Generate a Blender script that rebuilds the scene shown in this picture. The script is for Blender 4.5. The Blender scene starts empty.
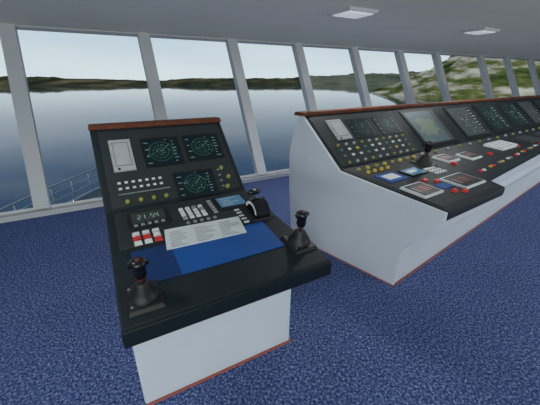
import bpy, bmesh, math, random
from mathutils import Vector, Matrix, noise
random.seed(7)
scene=bpy.context.scene
scene.view_settings.view_transform='Standard'
scene.view_settings.look='None'
V=Vector
def s2l(c):
    return tuple(((x/255)/12.92 if x/255<=.04045 else ((x/255+.055)/1.055)**2.4) for x in c)
MATS={}
def mat(name,rgb,rough=.5,emit=0,metal=0,var=.06,scale=20,spec=.5):
    if name in MATS: return MATS[name]
    m=bpy.data.materials.new(name); m.use_nodes=True
    nt=m.node_tree; b=nt.nodes['Principled BSDF']
    c=s2l(rgb)
    tc=nt.nodes.new('ShaderNodeTexCoord'); nz=nt.nodes.new('ShaderNodeTexNoise')
    nz.inputs['Scale'].default_value=scale; nz.inputs['Detail'].default_value=3
    nt.links.new(tc.outputs['Object'],nz.inputs['Vector'])
    r=nt.nodes.new('ShaderNodeValToRGB')
    r.color_ramp.elements[0].position=.3; r.color_ramp.elements[1].position=.7
    r.color_ramp.elements[0].color=tuple(x*(1-var) for x in c)+(1,)
    r.color_ramp.elements[1].color=tuple(min(1,x*(1+var)) for x in c)+(1,)
    nt.links.new(nz.outputs['Fac'],r.inputs['Fac'])
    nt.links.new(r.outputs['Color'],b.inputs['Base Color'])
    b.inputs['Roughness'].default_value=rough
    b.inputs['Metallic'].default_value=metal
    b.inputs['Specular IOR Level'].default_value=spec
    if emit:
        nt.links.new(r.outputs['Color'],b.inputs['Emission Color'])
        b.inputs['Emission Strength'].default_value=emit
    MATS[name]=m
    return m
# ---- materials
mat('console_white',(206,214,222),.6,var=.03,scale=3,spec=.3)
mat('console_dark',(27,38,44),.55,var=.12,scale=6,spec=.22)
mat('panel_face',(46,53,54),.55,var=.1,scale=8,spec=.2)
mat('panel_module',(38,44,46),.5,var=.08,spec=.2)
mat('lip_dark',(16,28,34),.5,spec=.22)
mat('wood_trim',(98,54,34),.6,var=.3,scale=14,spec=.2)
mat('orange_strip',(176,96,80),.6)
mat('black_rubber',(20,21,24),.5)
mat('black_gloss',(14,15,18),.25)
mat('dark_metal',(60,64,68),.4,metal=.3)
mat('silver',(166,173,175),.45,var=.08)
mat('silver_dark',(122,131,133),.5)
mat('white_key',(210,216,214),.5,emit=.05)
mat('grey_key',(140,148,148),.5)
mat('paper',(212,220,222),.7,var=.04)
mat('ink',(80,92,105),.8)
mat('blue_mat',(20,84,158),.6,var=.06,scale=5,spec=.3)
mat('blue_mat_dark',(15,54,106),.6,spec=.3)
mat('blue_lcd',(78,132,164),.4,emit=.12)
mat('olive_knob',(144,144,68),.4)
mat('yellow_knob',(206,182,68),.4)
mat('red_button',(208,46,44),.4,emit=.05)
mat('dark_red',(96,30,28),.4)
mat('screen_bg',(17,32,38),.35,emit=.1,spec=.2)
mat('lcd_bg',(54,64,62),.4,spec=.3)
mat('screen_bezel',(26,30,32),.45,spec=.25)
mat('screen_teal',(58,116,112),.4,emit=.12)
mat('screen_dim',(36,74,76),.4,emit=.1)
mat('screen_text',(110,145,140),.4,emit=.15)
mat('digit_green',(168,200,176),.4,emit=.12)
mat('map_land',(116,130,114),.5,emit=.08)
mat('map_sea',(84,106,112),.5,emit=.08)
mat('map_grey',(66,78,82),.5,emit=.05)
mat('frame_white',(208,212,215),.6,var=.03,scale=2)
mat('wall_white_glow',(208,213,209),.85,var=.03,scale=1.5,spec=.2,emit=.09)  # faint glow put into ceiling and wall paint to brighten it
mat('lamp_lens',(225,230,232),.5,emit=.45)
mat('hull_grey',(120,132,140),.6)
mat('deck_green',(58,80,82),.8,var=.15,scale=2)
mat('rail_grey',(150,160,165),.5)

class Frame:
    def __init__(s,O,L,T):
        s.O=V(O);s.L=V(L);s.T=V(T);s.N=s.L.cross(s.T).normalized()
    def p(s,a,b,h=0): return s.O+s.L*a+s.T*b+s.N*h

class Builder:
    """collects mesh parts that become children of one empty"""
    def __init__(s,name,loc):
        s.e=bpy.data.objects.new(name,None); s.e.location=loc; s.e.empty_display_size=.2
        scene.collection.objects.link(s.e); s.loc=V(loc); s.parts={}
    def part(s,n):
        return s.parts.setdefault(n,{'v':[],'f':[],'m':[],'mats':[],'smooth':[]})
    def add(s,n,vs,fs,m,smooth=False):
        p=s.part(n); k=len(p['v'])
        if m not in p['mats']: p['mats'].append(m)
        mi=p['mats'].index(m)
        p['v']+= [tuple(V(v)-s.loc) for v in vs]
        for f in fs:
            p['f'].append([k+i for i in f]); p['m'].append(mi); p['smooth'].append(smooth)
    def finish(s,bevel={}):
        for n,p in s.parts.items():
            me=bpy.data.meshes.new(n); me.from_pydata(p['v'],[],p['f'])
            for m in p['mats']: me.materials.append(MATS[m])
            for i,pl in enumerate(me.polygons):
                pl.material_index=p['m'][i]; pl.use_smooth=p['smooth'][i]
            bm=bmesh.new(); bm.from_mesh(me); bmesh.ops.recalc_face_normals(bm,faces=bm.faces); bm.to_mesh(me); bm.free()
            o=bpy.data.objects.new(n,me); scene.collection.objects.link(o); o.parent=s.e
            if n in bevel:
                b=o.modifiers.new('bevel','BEVEL'); b.width=bevel[n]; b.segments=2; b.limit_method='ANGLE'
    # primitives
    def box(s,n,fr,a0,a1,b0,b1,h0,h1,m,inset=0):
        vs=[fr.p(a0,b0,h0),fr.p(a1,b0,h0),fr.p(a1,b1,h0),fr.p(a0,b1,h0),
            fr.p(a0+inset,b0+inset,h1),fr.p(a1-inset,b0+inset,h1),fr.p(a1-inset,b1-inset,h1),fr.p(a0+inset,b1-inset,h1)]
        s.add(n,vs,[(0,3,2,1),(4,5,6,7),(0,1,5,4),(1,2,6,5),(2,3,7,6),(3,0,4,7)],m)
    def quad(s,n,fr,pts,h,m):
        s.add(n,[fr.p(a,b,h) for a,b in pts],[tuple(range(len(pts)))],m)
    def line(s,n,fr,a0,b0,a1,b1,w,h,m):
        d=V((a1-a0,b1-b0)); 
        if d.length<1e-6: return
        d.normalize(); q=V((-d.y,d.x))*w/2
        s.quad(n,fr,[(a0+q.x,b0+q.y),(a0-q.x,b0-q.y),(a1-q.x,b1-q.y),(a1+q.x,b1+q.y)],h,m)
    def rev(s,n,fr,a,b,prof,m,k=20,a0=0,a1=2*math.pi,cap=True):
        """surface of revolution about frame normal; prof=[(r,h)...]"""
        vs=[];fs=[]
        for r,h in prof:
            for i in range(k):
                t=2*math.pi*i/k
                vs.append(fr.p(a+r*math.cos(t),b+r*math.sin(t),h))
        for j in range(len(prof)-1):
            for i in range(k):
                fs.append((j*k+i,j*k+(i+1)%k,(j+1)*k+(i+1)%k,(j+1)*k+i))
        s.add(n,vs,fs,m,True)
        s.add(n,vs[-k:],[tuple(range(k))],m)
    def ring(s,n,fr,a,b,h,r0,r1,m,k=28,t0=0,t1=2*math.pi):
        vs=[];fs=[]
        for i in range(k+1):
            t=t0+(t1-t0)*i/k
            vs+= [fr.p(a+r0*math.cos(t),b+r0*math.sin(t),h),fr.p(a+r1*math.cos(t),b+r1*math.sin(t),h)]
        for i in range(k): fs.append((2*i,2*i+1,2*i+3,2*i+2))
        s.add(n,vs,fs,m)
    def tube(s,n,pts,r,m,k=10):
        pts=[V(p) for p in pts]; vs=[];fs=[]
        rs=r if isinstance(r,(list,tuple)) else [r]*len(pts)
        for i,p in enumerate(pts):
            d=(pts[min(i+1,len(pts)-1)]-pts[max(i-1,0)]).normalized()
            u=d.orthogonal().normalized() if abs(d.z)>.95 else d.cross(V((0,0,1))).normalized()
            w=d.cross(u)
            for j in range(k):
                t=2*math.pi*j/k; vs.append(p+(u*math.cos(t)+w*math.sin(t))*rs[i])
        for i in range(len(pts)-1):
            for j in range(k):
                fs.append((i*k+j,i*k+(j+1)%k,(i+1)*k+(j+1)%k,(i+1)*k+j))
        fs.append(tuple(range(k))); fs.append(tuple((len(pts)-1)*k+j for j in range(k)))
        s.add(n,vs,fs,m,True)
    def loft(s,n,secs,m):
        k=len(secs[0]); vs=[p for q in secs for p in q]; fs=[]
        for i in range(len(secs)-1):
            for j in range(k):
                fs.append((i*k+j,i*k+(j+1)%k,(i+1)*k+(j+1)%k,(i+1)*k+j))
        fs.append(tuple(range(k))); fs.append(tuple((len(secs)-1)*k+j for j in range(k)))
        s.add(n,vs,fs,m)

# ---------------------------------------------------------------- camera
cam=bpy.data.cameras.new('camera'); co=bpy.data.objects.new('camera',cam); scene.collection.objects.link(co)
cam.lens=302/540*36; cam.sensor_width=36; cam.sensor_fit='HORIZONTAL'; cam.clip_end=30000; cam.clip_start=.05
co.location=(0,0,1.6); co.rotation_euler=(math.pi/2-math.atan(122/302),0,0)
scene.camera=co

# ---------------------------------------------------------------- screens & small detail
def radar(B,n,fr,a0,a1,b0,b1,h=.006,seed=0):
    rd=random.Random(seed)
    B.box(n,fr,a0,a1,b0,b1,0,h,'screen_bezel')
    m=.014; e=h+.0006
    B.quad(n,fr,[(a0+m,b0+m),(a1-m,b0+m),(a1-m,b1-m),(a0+m,b1-m)],e,'screen_bg')
    w=a1-a0; H=b1-b0; ca=a0+w*.47; cb=b0+H*.5; R=min(w,H)*.33; e+=.0006
    for q in (1,.66,.33): B.ring(n,fr,ca,cb,e,R*q-.0014,R*q+.001,'screen_teal' if q>.5 else 'screen_dim')
    for t in range(6):
        an=t*math.pi/6+.2
        B.line(n,fr,ca-R*math.cos(an),cb-R*math.sin(an),ca+R*math.cos(an),cb+R*math.sin(an),.0015,e,'screen_dim')
    B.line(n,fr,ca,cb,ca+R*.8,cb+R*.7,.003,e+.0003,'screen_text')
    for i in range(7):
        bb=b0+m+.015+i*(H-.06)/6.5
        B.box(n,fr,a1-m-.04,a1-m-.04+rd.uniform(.012,.034),bb,bb+.006,e-.001,e,'screen_text')
        if i%2==0: B.box(n,fr,a0+m+.005,a0+m+.005+rd.uniform(.012,.03),bb,bb+.006,e-.001,e,'screen_text')
    for i in range(16):
        t=rd.uniform(0,6.28); r=R*rd.uniform(.1,1.3)
        B.box(n,fr,ca+r*math.cos(t),ca+r*math.cos(t)+.008,cb+r*math.sin(t),cb+r*math.sin(t)+.005,e,e+.0005,'screen_text')
def knob(B,n,fr,a,b,r,m,h=.022):
    B.rev(n,fr,a,b,[(r*1.5,0),(r*1.5,.003)],'panel_module',16)
    B.rev(n,fr,a,b,[(r,0),(r,h*.7),(r*.8,h),(r*.3,h*1.05)],m,16)
def silver_unit(B,n,fr,a0,a1,b0,b1):
    B.box(n,fr,a0,a1,b0,b1,0,.014,'silver',.003)
    w=a1-a0;H=b1-b0
    B.box(n,fr,a0+w*.14,a1-w*.14,b0+H*.15,b1-H*.10,.0142,.0152,'silver_dark')
    B.box(n,fr,a0+w*.18,a1-w*.18,b0+H*.18,b1-H*.13,.0152,.0165,'silver')
    for t in (.15,.5,.85): B.box(n,fr,a0+w*.04,a0+w*.09,b0+H*t,b0+H*t+.008,.0142,.016,'silver_dark')
    knob(B,n,fr,a0+w*.25,b0+H*.07,.008,'black_gloss',.02)
def joystick(B,n,fr,a,b,k=1,lean=(0.0,0.0)):
    B.box(n,fr,a-.062*k,a+.062*k,b-.075*k,b+.075*k,0,.014*k,'black_rubber',.008)
    B.rev(n,fr,a,b,[(.055*k,.014*k),(.052*k,.03*k),(.036*k,.045*k),(.038*k,.052*k),(.026*k,.062*k),(.028*k,.069*k),(.016*k,.08*k)],'black_rubber',24)
    c=lambda h,dx=0,dy=0: fr.p(a+lean[0]*h+dx,b+lean[1]*h+dy,h*k)
    B.tube(n,[c(.07),c(.1),c(.115)],[.011*k,.010*k,.014*k],'dark_metal')
    B.tube(n,[c(.10),c(.115),c(.135),c(.155),c(.170),c(.178)],[.017*k,.024*k,.022*k,.025*k,.029*k,.018*k],'black_gloss',16)
    # thumb rest, trigger, red button and collar
    B.tube(n,[c(.16,-.034*k),c(.166,0),c(.16,.034*k)],[.010*k,.016*k,.010*k],'black_gloss',10)
    B.tube(n,[c(.135,0,.018*k),c(.145,0,.036*k),c(.13,0,.042*k)],[.006*k,.007*k,.005*k],'black_gloss',8)
    B.rev(n,Frame(c(.178),fr.L,fr.T),0,0,[(.009*k,0),(.008*k,.005),(.004*k,.007)],'dark_red',12)
    B.rev(n,Frame(c(.098),fr.L,fr.T),0,0,[(.0185*k,0),(.0185*k,.005)],'dark_red',14)
    for i in range(5): B.box(n,fr,a-.05*k,a-.042*k,b-.05*k+.024*k*i,b-.042*k+.024*k*i,.0135*k,.0155*k,'grey_key')
def throttle(B,n,fr,a,b,k=1):
    # quadrant housing (half drum) with white scale arc and a short black lever
    B.box(n,fr,a-.06*k,a+.06*k,b-.08*k,b+.08*k,0,.012,'black_rubber',.006)
    vs=[];K=20
    for i in range(K+1):
        t=math.pi*i/K
        for x in (-.034,.036): vs.append(fr.p(a+x*k,b+.074*k*math.cos(t),.01+.066*k*math.sin(t)))
    fs=[(2*i,2*i+1,2*i+3,2*i+2) for i in range(K)]
    B.add(n,vs,fs,'black_gloss',True)
    B.add(n,vs[0::2],[tuple(range(K+1))],'black_gloss'); B.add(n,vs[1::2],[tuple(range(K+1))],'black_gloss')
    vs=[];K=16
    for i in range(K+1):
        t=math.pi*(.08+.84*i/K)
        for r in(.048,.064): vs.append(fr.p(a-.0352*k,b+r*k*math.cos(t),.01+r*.886*k*math.sin(t)))
    B.add(n,vs,[(2*i,2*i+1,2*i+3,2*i+2) for i in range(K)],'white_key')
    B.tube(n,[fr.p(a-.004*k,b+.02*k,.055*k),fr.p(a-.004*k,b+.035*k,.095*k)],[.007*k,.006*k],'dark_metal')
    B.tube(n,[fr.p(a-.034*k,b+.037*k,.094*k),fr.p(a-.02*k,b+.037*k,.099*k),fr.p(a+.014*k,b+.037*k,.099*k),fr.p(a+.028*k,b+.037*k,.094*k)],[.009*k,.014*k,.014*k,.009*k],'black_gloss',12)
    B.rev(n,Frame(fr.p(a-.003*k,b+.037*k,.1*k),fr.L,fr.T),0,0,[(.01*k,.008),(.008*k,.016),(.004*k,.018)],'silver',12)
    for i in range(5): B.box(n,fr,a-.10*k,a-.075*k,b-.07*k+i*.03*k,b-.056*k+i*.03*k,0,.005,'white_key')

PROF_B=lambda b,f,zf:[(b+.27,0),(b+.262,.2),(b+.245,.35),(b+.19,.44),(f+.09,.54),(f+.03,.60),(f+.02,zf-.06)]
PROF_A=lambda b,f,zf:[(.27,0),(.268,.2),(.264,.35),(.26,.44),(.255,.54),(.25,.60),(.245,.73)]
def profile(P,L,D,s,f,b,pf=PROF_B):
    """white body section, front->back going over the top"""
    zf=.76+.11*f/.9
    prof=pf(b,f,zf)+[(.9,.81),(1.36,1.23),(1.42,1.27),(1.51,.95),(1.50,.58),(1.45,0)]
    return [V((P[0],P[1],0))+L*s+D*d+V((0,0,z)) for d,z in prof]
def slab(P,L,D,s,f):
    zf=.76+.11*f/.9
    prof=[(f,zf-.075),(f-.004,zf-.03),(f,zf),(.9,.87),(1.36,1.30),(1.40,1.30),(1.43,1.25),(.92,.79),(f+.06,zf-.085)]
    return [V((P[0],P[1],0))+L*s+D*d+V((0,0,z)) for d,z in prof]

def mk(P,L,D):
    T=(D*.9+V((0,0,.11))).normalized(); T2=(D*.46+V((0,0,.43))).normalized()
    d=Frame((P[0],P[1],.76),L,T); P2=V((P[0],P[1],0))+D*.9+V((0,0,.87))
    return d,Frame(P2,L,T2)

# ================================================================ CONSOLE A
th=math.radians(61.2)
L=V((math.sin(th),math.cos(th),0)); D=V((-math.cos(th),math.sin(th),0)); PA=(-.529,.8445)
desk,upp=mk(PA,L,D)
ctr=V((PA[0],PA[1],0))+L*.47+D*.8
B=Builder('ship_bridge_console',ctr)
B.loft('body',[profile(PA,L,D,.0,0,0,PROF_A),profile(PA,L,D,.9,0,0,PROF_A)],'console_white')
# slab tapered on the right towards the back
def slabA(s,tap):
    prof=slab(PA,L,D,s,0); dd=[0,0,0,.9,1.36,1.4,1.43,.92,.06]
    return [p-L*(tap*min(1,d/.9)) for p,d in zip(prof,dd)]
B.loft('console_top',[slabA(-.012,0),slabA(.955,.06)],'console_dark')
# front lip band
B.box('console_top',Frame(V((PA[0],PA[1],.69)),L,V((0,0,1))),-.014,.957,-.012,.066,-.006,.012,'lip_dark')
B.box('base_strip',Frame(V((PA[0],PA[1],0))+D*.266,L,V((0,0,1))),.0,.9,.0,.009,-.003,.008,'orange_strip')
fr=Frame(V((PA[0],PA[1],0))+L*.9,D,V((0,0,1)))
B.box('base_strip',fr,.262,1.45,0,.009,-.006,.004,'orange_strip')
# wood cap
tf=Frame(V((PA[0],PA[1],1.29)),L,D)
B.box('wood_cap',tf,-.02,.905,1.345,1.45,.004,.036,'wood_trim',.006)
# raised face panels
B.box('upper_face',upp,.03,.86,.02,.60,0,.004,'panel_face',.002)
B.box('desk_face',desk,.03,.885,.50,.885,0,.004,'panel_face',.002)
n='upper_instruments'
silver_unit(B,n,upp,.08,.215,.27,.52)
radar(B,n,upp,.275,.53,.275,.515,.008,1); radar(B,n,upp,.56,.83,.285,.515,.008,2); radar(B,n,upp,.425,.70,.0,.21,.008,3)
for r in range(2):
    for c in range(7):
        B.box(n,upp,.085+c*.041,.105+c*.041,.14+r*.042,.154+r*.042,.004,.012,'white_key',.002)
B.box(n,upp,.08,.39,.105,.112,.004,.006,'silver_dark')
for c in range(4): knob(B,n,upp,.12+c*.077,.05,.013,'olive_knob')
for (a,b) in((.77,.2),(.80,.12),(.77,.045)): knob(B,n,upp,a,b,.015,'olive_knob')
for i in range(4): B.box(n,upp,.735,.75,.05+i*.045,.06+i*.045,.004,.008,'grey_key')
n='desk_instruments'
# digital readout
B.box(n,desk,.095,.32,.65,.83,0,.016,'screen_bezel',.004)
B.quad(n,desk,[(.115,.70),(.30,.70),(.30,.815),(.115,.815)],.0168,'lcd_bg')
def digit(a,b,w,h,segs):
    S={'a':(0,h,w,h),'b':(w,h/2,w,h),'c':(w,0,w,h/2),'d':(0,0,w,0),'e':(0,0,0,h/2),'f':(0,h/2,0,h),'g':(0,h/2,w,h/2)}
    for q in segs:
        x0,y0,x1,y1=S[q]; B.line(n,desk,a+x0,b+y0,a+x1,b+y1,.004,.0175,'digit_green')
for i,sg in enumerate(['abged','bc','','afgcd','fgbc']):
    if sg: digit(.15+i*.024,.735,.014,.045,sg)
B.box(n,desk,.205,.209,.735,.741,.017,.0178,'digit_green')
for i in range(5): B.box(n,desk,.12+i*.036,.14+i*.036,.665,.685,.016,.02,'grey_key')
# keypad
for r in range(4):
    for c in range(4):
        B.box(n,desk,.385+c*.04,.413+c*.04,.655+r*.036,.68+r*.036,.004,.014,'white_key' if (r+c)%5 else 'grey_key',.003)
# blue lcd
B.box(n,desk,.62,.82,.665,.835,0,.014,'screen_bezel',.003)
B.quad(n,desk,[(.635,.69),(.805,.69),(.805,.82),(.635,.82)],.0148,'blue_lcd')
for i in range(4): B.line(n,desk,.65,.715+i*.027,.65+.12*(.6+.4*(i%2)),.715+i*.027,.006,.0154,'paper')
for i in range(6): B.box(n,desk,.575,.60,.66+i*.03,.675+i*.03,.004,.01,'silver')
# red / white buttons
for r in range(3):
    for c in range(3):
        B.box(n,desk,.10+c*.05,.138+c*.05,.50+r*.043,.53+r*.043,.004,.016,'red_button' if (r==1 and c<2) or (r==0 and c==2) else 'white_key',.003)
for c in range(5): B.box(n,desk,.39+c*.04,.41+c*.04,.60,.62,.004,.012,'grey_key',.002)
# mat and paper
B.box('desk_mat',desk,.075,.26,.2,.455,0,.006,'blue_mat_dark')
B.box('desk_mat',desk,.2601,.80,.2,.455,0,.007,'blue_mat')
pp=[(.235,.40),(.665,.385),(.69,.56),(.26,.585)]
B.add('chart_sheet',[desk.p(a,b,.011) for a,b in pp]+[desk.p(a,b,.007) for a,b in pp],[(0,1,2,3),(7,6,5,4),(0,4,5,1),(1,5,6,2),(2,6,7,3),(3,7,4,0)],'paper')
for i in range(9):
    b=.415+i*.0165
    for j in range(3):
        a=.262+j*.135+i*.0022
        B.line('chart_sheet',desk,a,b-(a-.25)*.04,a+random.uniform(.05,.12),b-(a-.16)*.04,.0035,.0114,'ink')
joystick(B,'joystick_port',desk,.088,.13,1.1)
joystick(B,'joystick_starboard',desk,.885,.19,1.1)
throttle(B,'engine_throttle',desk,.825,.575,1.25)
B.finish({'body':.012,'console_top':.008,'wood_cap':.006})

# ================================================================ CONSOLE B
tb=math.radians(56)
L=V((math.sin(tb),math.cos(tb),0)); a=math.radians(42); D=V((-math.sin(a),math.cos(a),0))
PB=(1.038-D.x*.27,2.102-D.y*.27)
desk,upp=mk(PB,L,D)
B=Builder('ship_bridge_console',V((PB[0],PB[1],0))+L*3+D*.8)
def ff(s): return 0 if s<.95 else .19+.075*(s-1.03)
SS=[0.02,.94,1.03,2,3,4,5,6,6.5]
B.loft('body',[profile(PB,L,D,s,ff(s),.073*s) for s in SS],'console_white')
B.loft('console_top',[slab(PB,L,D,s,ff(s)) for s in SS],'console_dark')
# white end cheek (photo: whole side is white)
def cheek(s):
    prof=[(.265,0),(.26,.2),(.245,.35),(.225,.40),(.17,.455),(.10,.52),(.085,.56),(.05,.575),(.02,.61),(.0,.69),(.0,.752),(.9,.860),(1.355,1.29),(1.40,1.30),(1.47,1.12),(1.515,.95),(1.51,.58),(1.46,0)]
    return [V((PB[0],PB[1],0))+L*s+D*d+V((0,0,z)) for d,z in prof]
B.loft('end_cheek',[cheek(-.012),cheek(.02)],'console_white')
fr=Frame(V((PB[0],PB[1],0))-L*.0125,D,V((0,0,1)))
B.box('base_strip',fr,.255,1.46,0,.009,-.004,.006,'orange_strip')
for s0,s1 in zip(SS[:-1],SS[1:]):
    p0=V((PB[0],PB[1],0))+L*s0+D*(.262+.073*s0); p1=V((PB[0],PB[1],0))+L*s1+D*(.262+.073*s1)
    B.add('base_strip',[p0,p1,p1+V((0,0,.012)),p0+V((0,0,.012)),p0-D*.006,p1-D*.006,p1-D*.006+V((0,0,.012)),p0-D*.006+V((0,0,.012))],[(4,5,6,7),(3,2,6,7),(0,1,5,4)],'orange_strip')
tf=Frame(V((PB[0],PB[1],1.29)),L,D)
B.box('wood_cap',tf,-.02,6.52,1.345,1.46,.004,.036,'wood_trim',.006)
# bay 1 upper
B.box('upper_face',upp,.04,1.27,.02,.60,0,.004,'panel_face',.002)
n='upper_instruments'
silver_unit(B,n,upp,.20,.40,.30,.54)
radar(B,n,upp,.46,.80,.28,.53,.008,4); radar(B,n,upp,.86,1.22,.28,.53,.008,5)
for r in range(4):
    for c in range(10):
        m='white_key' if (r+c)%4 else 'yellow_knob'
        if r==0 or r==3: knob(B,n,upp,.15+c*.11,.05+.065*r,.013,'silver' if c%3 else 'olive_knob')
        else: B.box(n,upp,.14+c*.11,.175+c*.11,.05+r*.065,.072+r*.065,.004,.012,m if c%3 else 'screen_teal',.002)
# big displays
def bigscreen(a0,a1,b0,b1,kind,seed):
    B.box(n,upp,a0-.05,a1+.05,b0-.04,b1+.03,0,.01,'screen_bezel',.006)
    e=.0115
    bg={'map':'map_sea','grey':'map_grey','radar':'screen_bg'}[kind]
    B.quad(n,upp,[(a0,b0),(a1,b0),(a1,b1),(a0,b1)],e,bg)
    rd=random.Random(seed); w=a1-a0; ca=a0+w*.42; cb=(b0+b1)/2; R=(b1-b0)*.42
    if kind=='map':
        pts=[]
        for i in range(18):
            t=2*math.pi*i/18; r=.16*rd.uniform(.6,1.15); pts.append((ca+r*1.3*math.cos(t),cb+r*math.sin(t)))
        for i in range(18): B.quad(n,upp,[(ca,cb),pts[i],pts[(i+1)%18]],e+.001,'map_land')
        for i in range(14):
            x=rd.uniform(a0+.03,a1-.12); y=rd.uniform(b0+.03,b1-.03)
            B.line(n,upp,x,y,x+rd.uniform(.02,.09),y+rd.uniform(-.03,.03),.006,e+.002,'map_grey' if i%2 else 'screen_teal')
        B.quad(n,upp,[(a1-.09,b0),(a1,b0),(a1,b1),(a1-.09,b1)],e+.0015,'map_grey')
    else:
        mm='screen_text' if kind=='radar' else 'silver'
        for q in(1,.6,.25): B.ring(n,upp,ca,cb,e+.001,R*q-.004,R*q+.002,'screen_dim' if kind=='radar' else 'screen_bezel')
        for i in range(3): B.line(n,upp,ca,cb,ca+R*math.cos(i*2+.7),cb+R*math.sin(i*2+.7),.004,e+.0014,mm)
        for i in range(10):
            t=rd.uniform(0,6.28); r=R*rd.uniform(.2,1); B.box(n,upp,ca+r*math.cos(t),ca+r*math.cos(t)+.02,cb+r*math.sin(t),cb+r*math.sin(t)+.012,e,e+.002,mm)
        B.quad(n,upp,[(a1-.13,b0+.02),(a1-.01,b0+.02),(a1-.01,b1-.02),(a1-.13,b1-.02)],e+.001,'panel_module')
        for i in range(8): B.box(n,upp,a1-.12,a1-.12+rd.uniform(.04,.1),b0+.04+i*.05,b0+.055+i*.05,e,e+.002,mm)
n='displays'
bigscreen(1.45,2.05,.08,.54,'map',1)
bigscreen(2.4,3.0,.08,.54,'grey',2)
bigscreen(3.2,3.75,.08,.54,'radar',3)
bigscreen(3.95,4.5,.08,.54,'radar',4)
bigscreen(4.75,5.3,.08,.54,'grey',5)
bigscreen(5.5,6.1,.08,.54,'radar',6)
# desk of bay 1
n='desk_instruments'
B.box(n,desk,.05,.90,.05,.88,0,.004,'panel_face',.002)
for c in range(8):
    knob(B,n,desk,.13+c*.12,.82,.018,'yellow_knob' if c%2 else 'olive_knob',.026)
for c in range(4): knob(B,n,desk,.15+c*.09,.74,.016,'yellow_knob',.026)
B.box(n,desk,.42,.66,.50,.64,0,.016,'screen_bezel'); B.quad(n,desk,[(.43,.51),(.65,.51),(.65,.63),(.43,.63)],.0168,'blue_lcd')
B.box(n,desk,.46,.58,.55,.60,.0168,.018,'paper')
B.box(n,desk,.12,.36,.50,.66,0,.012,'blue_mat'); B.box(n,desk,.16,.32,.54,.63,.012,.014,'paper')
def redpad(a0,a1,b0,b1):
    B.box(n,desk,a0,a1,b0,b1,0,.02,'paper',.004)
    w=a1-a0;h=b1-b0
    B.box(n,desk,a0+.025,a1-.025,b0+.02,b1-.02,.02,.024,'screen_bezel')
    for i in range(4): B.line(n,desk,a0+w*.2+i*w*.17,b0+h*.3,a0+w*.2+i*w*.17,b0+h*.7,.012,.0247,'red_button' if i%2 else 'silver')
redpad(.07,.33,.19,.40); redpad(.56,.90,.13,.36)
for a,b in((.42,.40),(.50,.34),(.42,.16),(.50,.12)): B.box(n,desk,a-.025,a+.025,b-.018,b+.018,0,.025,'red_button',.006)
B.box(n,desk,.38,.52,.22,.30,0,.012,'blue_mat')
for r in range(3):
    for c in range(4): B.box(n,desk,.70+c*.045,.73+c*.045,.44+r*.05,.475+r*.05,.004,.014,'white_key',.002)
joystick(B,'joystick_port',desk,.86,.66,1.3)
for k,(a,b) in enumerate([(1.25,.66),(1.6,.6)]): redpad(a-.1,a+.12,b-.1,b+.08)
B.box(n,desk,2.3,2.75,.52,.74,0,.03,'paper',.01)
for i in range(4): B.line(n,desk,2.36,.56+i*.045,2.68,.56+i*.045,.008,.031,'ink')
for i in range(20):
    a=1.15+i*.26; f=ff(a)
    for j in range(2): B.box(n,desk,a+.02+j*.07,a+.05+j*.07,f+.08,f+.11,0,.015,['red_button','white_key','grey_key','yellow_knob'][(i*3+j)%4],.003)
    knob(B,n,desk,a,.84,.016,'olive_knob' if i%2 else 'silver',.026)
    if i%3==0: B.box(n,desk,a,a+.04,.5,.55,0,.02,'red_button',.003)
for a in(3.1,3.9,4.7): B.box(n,desk,a,a+.4,.5,.72,0,.03,'dark_metal',.01)
B.finish({'body':.01,'console_top':.006,'wood_cap':.006,'end_cheek':.006})

# ================================================================ ROOM
w=V((.877,.480,0)).normalized(); nn=V((-w.y,w.x,0))
def R(s,n,z=0): return w*s+nn*n+V((0,0,z))
def obj(name,vs,fs,ms,idx=None,smooth=False):
    me=bpy.data.meshes.new(name); me.from_pydata([tuple(v) for v in vs],[],fs)
    for m in ms: me.materials.append(MATS[m] if isinstance(m,str) else m)
    if idx:
        for i,p in enumerate(me.polygons): p.material_index=idx[i]
    if smooth:
        for p in me.polygons: p.use_smooth=True
    bm=bmesh.new(); bm.from_mesh(me); bmesh.ops.recalc_face_normals(bm,faces=bm.faces); bm.to_mesh(me); bm.free()
    o=bpy.data.objects.new(name,me); scene.collection.objects.link(o); return o
BF=[(0,3,2,1),(4,5,6,7),(0,1,5,4),(1,2,6,5),(2,3,7,6),(3,0,4,7)]
def rbox(name,s0,s1,n0,n1,z0,z1,m):
    vs=[R(s0,n0,z0),R(s1,n0,z0),R(s1,n1,z0),R(s0,n1,z0),R(s0,n0,z1),R(s1,n0,z1),R(s1,n1,z1),R(s0,n1,z1)]
    return obj(name,vs,BF,[m])
S0,S1=-5.9,17.4; NB=-3.6; N0,N1,ZC=4.45,5.64,2.28
# carpet
m=bpy.data.materials.new('carpet'); m.use_nodes=True; nt=m.node_tree; b=nt.nodes['Principled BSDF']
tc=nt.nodes.new('ShaderNodeTexCoord')
n1=nt.nodes.new('ShaderNodeTexNoise'); n1.inputs['Scale'].default_value=65; n1.inputs['Detail'].default_value=6; n1.inputs['Roughness'].default_value=.88
n2=nt.nodes.new('ShaderNodeTexNoise'); n2.inputs['Scale'].default_value=2.2; n2.inputs['Detail'].default_value=4
nt.links.new(tc.outputs['Object'],n1.inputs['Vector']); nt.links.new(tc.outputs['Object'],n2.inputs['Vector'])
r=nt.nodes.new('ShaderNodeValToRGB'); e=r.color_ramp.elements
e[0].position=.41; e[0].color=s2l((26,38,80))+(1,); e[1].position=.62; e[1].color=s2l((196,210,240))+(1,)
x=r.color_ramp.elements.new(.52); x.color=s2l((78,102,164))+(1,)
nt.links.new(n1.outputs['Fac'],r.inputs['Fac'])
mx=nt.nodes.new('ShaderNodeMixRGB'); mx.blend_type='MULTIPLY'; mx.inputs[0].default_value=.25
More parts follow.
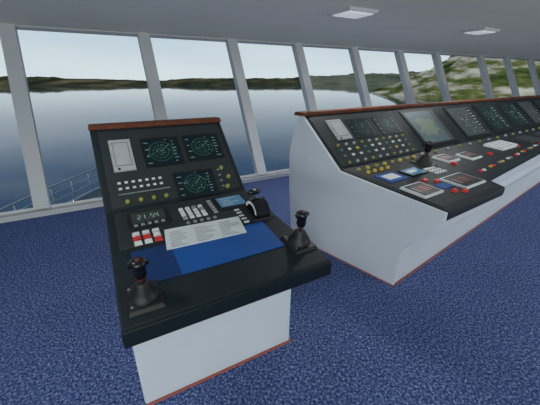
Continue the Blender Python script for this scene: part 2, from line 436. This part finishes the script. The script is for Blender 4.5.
nt.links.new(r.outputs['Color'],mx.inputs[1]); nt.links.new(n2.outputs['Fac'],mx.inputs[2])
nt.links.new(mx.outputs['Color'],b.inputs['Base Color']); b.inputs['Roughness'].default_value=.95; b.inputs['Specular IOR Level'].default_value=.1
MATS['carpet']=m
rbox('floor',S0,S1,NB,N0+.02,-.1,0,'carpet')
rbox('ceiling',S0,S1,NB,N1+.15,ZC,ZC+.1,'wall_white_glow')
rbox('wall_back',S0,S1,NB-.1,NB,-.1,ZC+.1,'wall_white_glow')
rbox('wall_left',S0-.1,S0,NB,N1+.1,-.1,ZC+.1,'wall_white_glow')
rbox('wall_right',S1,S1+.1,NB,N1+.1,-.1,ZC+.1,'wall_white_glow')
# front wall: low sill kerb
rbox('wall_front',S0,S1,N0,N0+.14,-.1,.05,'frame_white')
rbox('trim_1',S0,S1,N0-.02,N0+.16,.05,.07,'frame_white')
# head trim
rbox('trim_2',S0,S1,N1-.02,N1+.06,ZC-.018,ZC,'frame_white')
# glass
g=bpy.data.materials.new('window_glass'); g.use_nodes=True; nt=g.node_tree
nt.nodes.remove(nt.nodes['Principled BSDF']); out=nt.nodes['Material Output']
tr=nt.nodes.new('ShaderNodeBsdfTransparent'); tr.inputs[0].default_value=(.94,.97,.97,1)
gl=nt.nodes.new('ShaderNodeBsdfGlossy'); gl.inputs['Roughness'].default_value=.03
ms=nt.nodes.new('ShaderNodeMixShader'); ms.inputs[0].default_value=.01
nt.links.new(tr.outputs[0],ms.inputs[1]); nt.links.new(gl.outputs[0],ms.inputs[2]); nt.links.new(ms.outputs[0],out.inputs['Surface'])
MATS['glass']=g
mul=[S0+.02,-4.2,-2.5,-.84,.83,2.29,3.68,5.15,6.6,8.0,10.05,11.5,13,14.5,16,S1-.02]
nb=N0+.06; zb=.07
def lean(s,f,out=0): # f 0..1 up the leaning window
    return R(s,nb+(N1-nb)*f+out*.886,zb+(ZC-.01-zb)*f-out*.464)
for i,(a,c) in enumerate(zip(mul[:-1],mul[1:])):
    W=.085; vs=[];fs=[];ix=[]
    def bx(s0,s1,f0,f1,o0,o1,mi):
        k=len(vs)
        for f in(f0,f1):
            for (ss,oo) in((s0,o0),(s1,o0),(s1,o1),(s0,o1)): vs.append(lean(ss,f,oo))
        for q in BF: fs.append(tuple(k+t for t in q)); ix.append(mi)
    bx(a-W,a+W,0,1,-.07,.05,0)
    bx(a+W,c-W,0,.015,-.03,.04,0); bx(a+W,c-W,.99,1,-.03,.04,0)
    k=len(vs); vs+=[lean(a+W,.015,0),lean(c-W,.015,0),lean(c-W,.99,0),lean(a+W,.99,0)]; fs.append((k,k+1,k+2,k+3)); ix.append(1)
    if i==len(mul)-2: bx(c-W,c+.02,0,1,-.07,.05,0)
    obj('window_%d'%(i+1),vs,fs,['frame_white','glass'],ix)
# ceiling lamps
def lamp(x,y,en=16):
    B=Builder('ceiling_lamp',V((x,y,ZC)))
    f=Frame(V((x,y,ZC)),w,-nn) # normal points down
    B.box('housing',f,-.2,.2,-.17,.17,0,.03,'frame_white',.01)
    B.box('lens',f,-.17,.17,-.14,.14,.03,.042,'lamp_lens',.02)
    B.finish()
    l=bpy.data.lights.new('lamp_light','AREA'); l.shape='RECTANGLE'; l.size=.32; l.size_y=.26; l.energy=en; l.color=(1,.98,.95)
    o=bpy.data.objects.new('lamp_light',l); scene.collection.objects.link(o); o.parent=B.e; o.location=(0,0,-.05)
lamp(.88,3.72,20); lamp(3.05,5.0,20); lamp(-1.4,.9,10); lamp(.6,-1.2,6); lamp(3.4,1.6,14); lamp(6.2,3.6,16)  # leading pair is real; the rest are unseen, added as fill
# added fill lights without fixtures, near the back wall, to brighten the ceiling
def area(name,loc,target,sx,sy,en,col=(1,1,1)):
    l=bpy.data.lights.new(name,'AREA'); l.shape='RECTANGLE'; l.size=sx; l.size_y=sy; l.energy=en; l.color=col
    o=bpy.data.objects.new(name,l); scene.collection.objects.link(o); o.location=loc
    o.rotation_euler=(V(target)-V(loc)).to_track_quat('-Z','Y').to_euler(); return o
area('ceiling_fill',R(-1.5,NB+.3,1.0),R(-.5,1.4,2.8),6,.8,165,(1,1,.94))
area('ceiling_fill.001',R(7,NB+.3,1.0),R(6,1.4,2.8),6,.8,130,(1,1,.94))

# ================================================================ OUTSIDE
WZ=-15
m=bpy.data.materials.new('sea_water'); m.use_nodes=True; nt=m.node_tree; b=nt.nodes['Principled BSDF']
b.inputs['Base Color'].default_value=(.010,.042,.085,1); b.inputs['Roughness'].default_value=.03; b.inputs['IOR'].default_value=1.30
tc=nt.nodes.new('ShaderNodeTexCoord'); n1=nt.nodes.new('ShaderNodeTexNoise'); n1.inputs['Scale'].default_value=.12; n1.inputs['Detail'].default_value=2
bp=nt.nodes.new('ShaderNodeBump'); bp.inputs['Strength'].default_value=.03; bp.inputs['Distance'].default_value=.5
nt.links.new(tc.outputs['Object'],n1.inputs['Vector']); nt.links.new(n1.outputs['Fac'],bp.inputs['Height']); nt.links.new(bp.outputs['Normal'],b.inputs['Normal'])
obj('sea',[(-9000,-3000,WZ),(9000,-3000,WZ),(9000,12000,WZ),(-9000,12000,WZ)],[(0,1,2,3)],[m])
def landmat(name,cols,sc,stretch=(1,1,1)):
    m=bpy.data.materials.new(name); m.use_nodes=True; nt=m.node_tree; b=nt.nodes['Principled BSDF']
    tc=nt.nodes.new('ShaderNodeTexCoord'); n=nt.nodes.new('ShaderNodeTexNoise'); n.inputs['Scale'].default_value=sc; n.inputs['Detail'].default_value=8; n.inputs['Roughness'].default_value=.65
    mp=nt.nodes.new('ShaderNodeMapping'); mp.inputs['Scale'].default_value=stretch
    r=nt.nodes.new('ShaderNodeValToRGB'); e=r.color_ramp.elements
    p0,c=cols[0]; e[0].position=p0; e[0].color=s2l(c)+(1,); p1,c=cols[-1]; e[1].position=p1; e[1].color=s2l(c)+(1,)
    for p,c in cols[1:-1]: q=e.new(p); q.color=s2l(c)+(1,)
    nt.links.new(tc.outputs['Object'],mp.inputs['Vector']); nt.links.new(mp.outputs[0],n.inputs['Vector'])
    nt.links.new(n.outputs['Fac'],r.inputs['Fac']); nt.links.new(r.outputs['Color'],b.inputs['Base Color'])
    b.inputs['Roughness'].default_value=1; b.inputs['Specular IOR Level'].default_value=0
    return m
def interp(t,x):
    for (x0,y0),(x1,y1) in zip(t[:-1],t[1:]):
        if x<=x1: return y0+(y1-y0)*max(0,(x-x0))/(x1-x0)
    return t[-1][1]
def terrain(name,az0,az1,prof,dist,depth,m,amp=.18,nf=.02,pw=2.2):
    """prof: (azimuth tan, ridge height m); dist: (azimuth tan, shoreline Y)"""
    K=240;J=30; vs=[];fs=[]
    for i in range(K+1):
        t=az0+(az1-az0)*i/K; h=interp(prof,t); d0=interp(dist,t)
        for j in range(J+1):
            q=j/J; Y=d0+depth*q; X=t*Y
            z=h*(1-(1-q)**pw)
            z*=1+amp*2*noise.fractal(V((X*nf,Y*nf,0)),1,2,5)*min(1,q*3)
            if j==0: z=-3
            vs.append((X,Y,WZ+z))
    for i in range(K):
        for j in range(J): k=i*(J+1)+j; fs.append((k,k+J+1,k+J+2,k+1))
    return obj(name,vs,fs,[m],smooth=True)
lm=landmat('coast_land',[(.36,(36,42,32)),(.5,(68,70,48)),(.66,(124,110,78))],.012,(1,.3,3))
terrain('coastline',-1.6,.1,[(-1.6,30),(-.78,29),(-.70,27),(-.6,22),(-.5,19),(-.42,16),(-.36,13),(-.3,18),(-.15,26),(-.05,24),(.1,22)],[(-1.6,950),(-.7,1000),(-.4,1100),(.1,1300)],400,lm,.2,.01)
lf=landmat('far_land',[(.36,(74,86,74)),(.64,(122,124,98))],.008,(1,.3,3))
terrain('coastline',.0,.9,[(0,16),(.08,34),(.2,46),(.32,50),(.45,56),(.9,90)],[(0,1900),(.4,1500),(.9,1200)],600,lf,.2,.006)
hm=landmat('hill_grass',[(.34,(44,56,30)),(.44,(84,96,50)),(.50,(112,114,68)),(.53,(150,146,126)),(.60,(186,180,162)),(.68,(206,200,184))],.035,(1,.6,3.2))
terrain('hillside',.32,1.6,[(.32,3),(.36,8),(.42,16),(.48,26),(.54,38),(.58,50),(.62,62),(.66,72),(.75,82),(.85,88),(1.6,110)],[(.32,420),(.42,340),(.55,290),(.85,250),(1.6,210)],150,hm,.2,.025,3.2)
# bow of the ship
B=Builder('ship_bow',V((-6.5,17,-4)))
edge=[(-10.2,8),(-10.1,11),(-10,13),(-9.7,15.5),(-9.2,18),(-8.4,20.5),(-7.5,22.6),(-6.5,24),(-5.5,22.6),(-4.6,20.5),(-3.8,18),(-3.3,15.5),(-3,13),(-2.9,11),(-2.8,8)]
k=len(edge)
vs=[V((x,y,-4)) for x,y in edge]+[V((-6.5+(x+6.5)*.8,y-.5,WZ-1)) for x,y in edge]
B.add('hull',vs,[(i,(i+1)%k,k+(i+1)%k,k+i) for i in range(k)],'hull_grey')
B.add('deck',vs[:k],[tuple(range(k))],'deck_green')
for h,rr in((.0,.07),(.4,.025),(.75,.025),(1.1,.04)): B.tube('railing',[V((x,y,-4+h)) for x,y in edge],rr,'rail_grey',6)
for i in range(k-1):
    for q in(0,.5):
        x=edge[i][0]*(1-q)+edge[i+1][0]*q; y=edge[i][1]*(1-q)+edge[i+1][1]*q
        B.tube('railing',[V((x,y,-4)),V((x,y,-2.9))],.03,'rail_grey',6)
for x,y in((-8,14),(-5,14),(-6.5,18)):
    B.tube('bollard',[V((x,y,-4)),V((x,y,-3.4)),V((x,y,-3.3))],[.25,.22,.32],'dark_metal',12)
B.finish()
# sun + sky
sl=bpy.data.lights.new('sun','SUN'); sl.energy=1.8; sl.angle=.05; sl.color=(1,.96,.88)
so=bpy.data.objects.new('sun',sl); scene.collection.objects.link(so); so.rotation_euler=(math.radians(50),0,math.radians(-35))
wd=bpy.data.worlds.new('sky'); scene.world=wd; wd.use_nodes=True; nt=wd.node_tree; bg=nt.nodes['Background']
tc=nt.nodes.new('ShaderNodeTexCoord'); sp=nt.nodes.new('ShaderNodeSeparateXYZ'); nt.links.new(tc.outputs['Generated'],sp.inputs[0])
r=nt.nodes.new('ShaderNodeValToRGB'); e=r.color_ramp.elements
e[0].position=0;e[0].color=s2l((216,226,230))+(1,); e[1].position=1;e[1].color=s2l((88,122,170))+(1,)
for p,c in((.06,(208,219,226)),(.15,(188,205,219)),(.25,(122,154,186)),(.6,(78,112,158))):
    q=e.new(p); q.color=s2l(c)+(1,)
nt.links.new(sp.outputs['Z'],r.inputs['Fac'])
mp=nt.nodes.new('ShaderNodeMapping'); mp.inputs['Scale'].default_value=(1.5,1.5,9); nt.links.new(tc.outputs['Generated'],mp.inputs['Vector'])
nz=nt.nodes.new('ShaderNodeTexNoise'); nz.inputs['Scale'].default_value=2; nz.inputs['Detail'].default_value=5; nt.links.new(mp.outputs[0],nz.inputs['Vector'])
rr=nt.nodes.new('ShaderNodeValToRGB'); rr.color_ramp.elements[0].position=.45; rr.color_ramp.elements[1].position=.7
nt.links.new(nz.outputs['Fac'],rr.inputs['Fac'])
mu=nt.nodes.new('ShaderNodeMath'); mu.operation='MULTIPLY'; mu.inputs[1].default_value=.35; nt.links.new(rr.outputs['Color'],mu.inputs[0])
mx=nt.nodes.new('ShaderNodeMixRGB'); mx.inputs[2].default_value=s2l((226,231,234))+(1,)
nt.links.new(mu.outputs[0],mx.inputs[0]); nt.links.new(r.outputs['Color'],mx.inputs[1])
nt.links.new(mx.outputs['Color'],bg.inputs['Color']); bg.inputs['Strength'].default_value=1.0
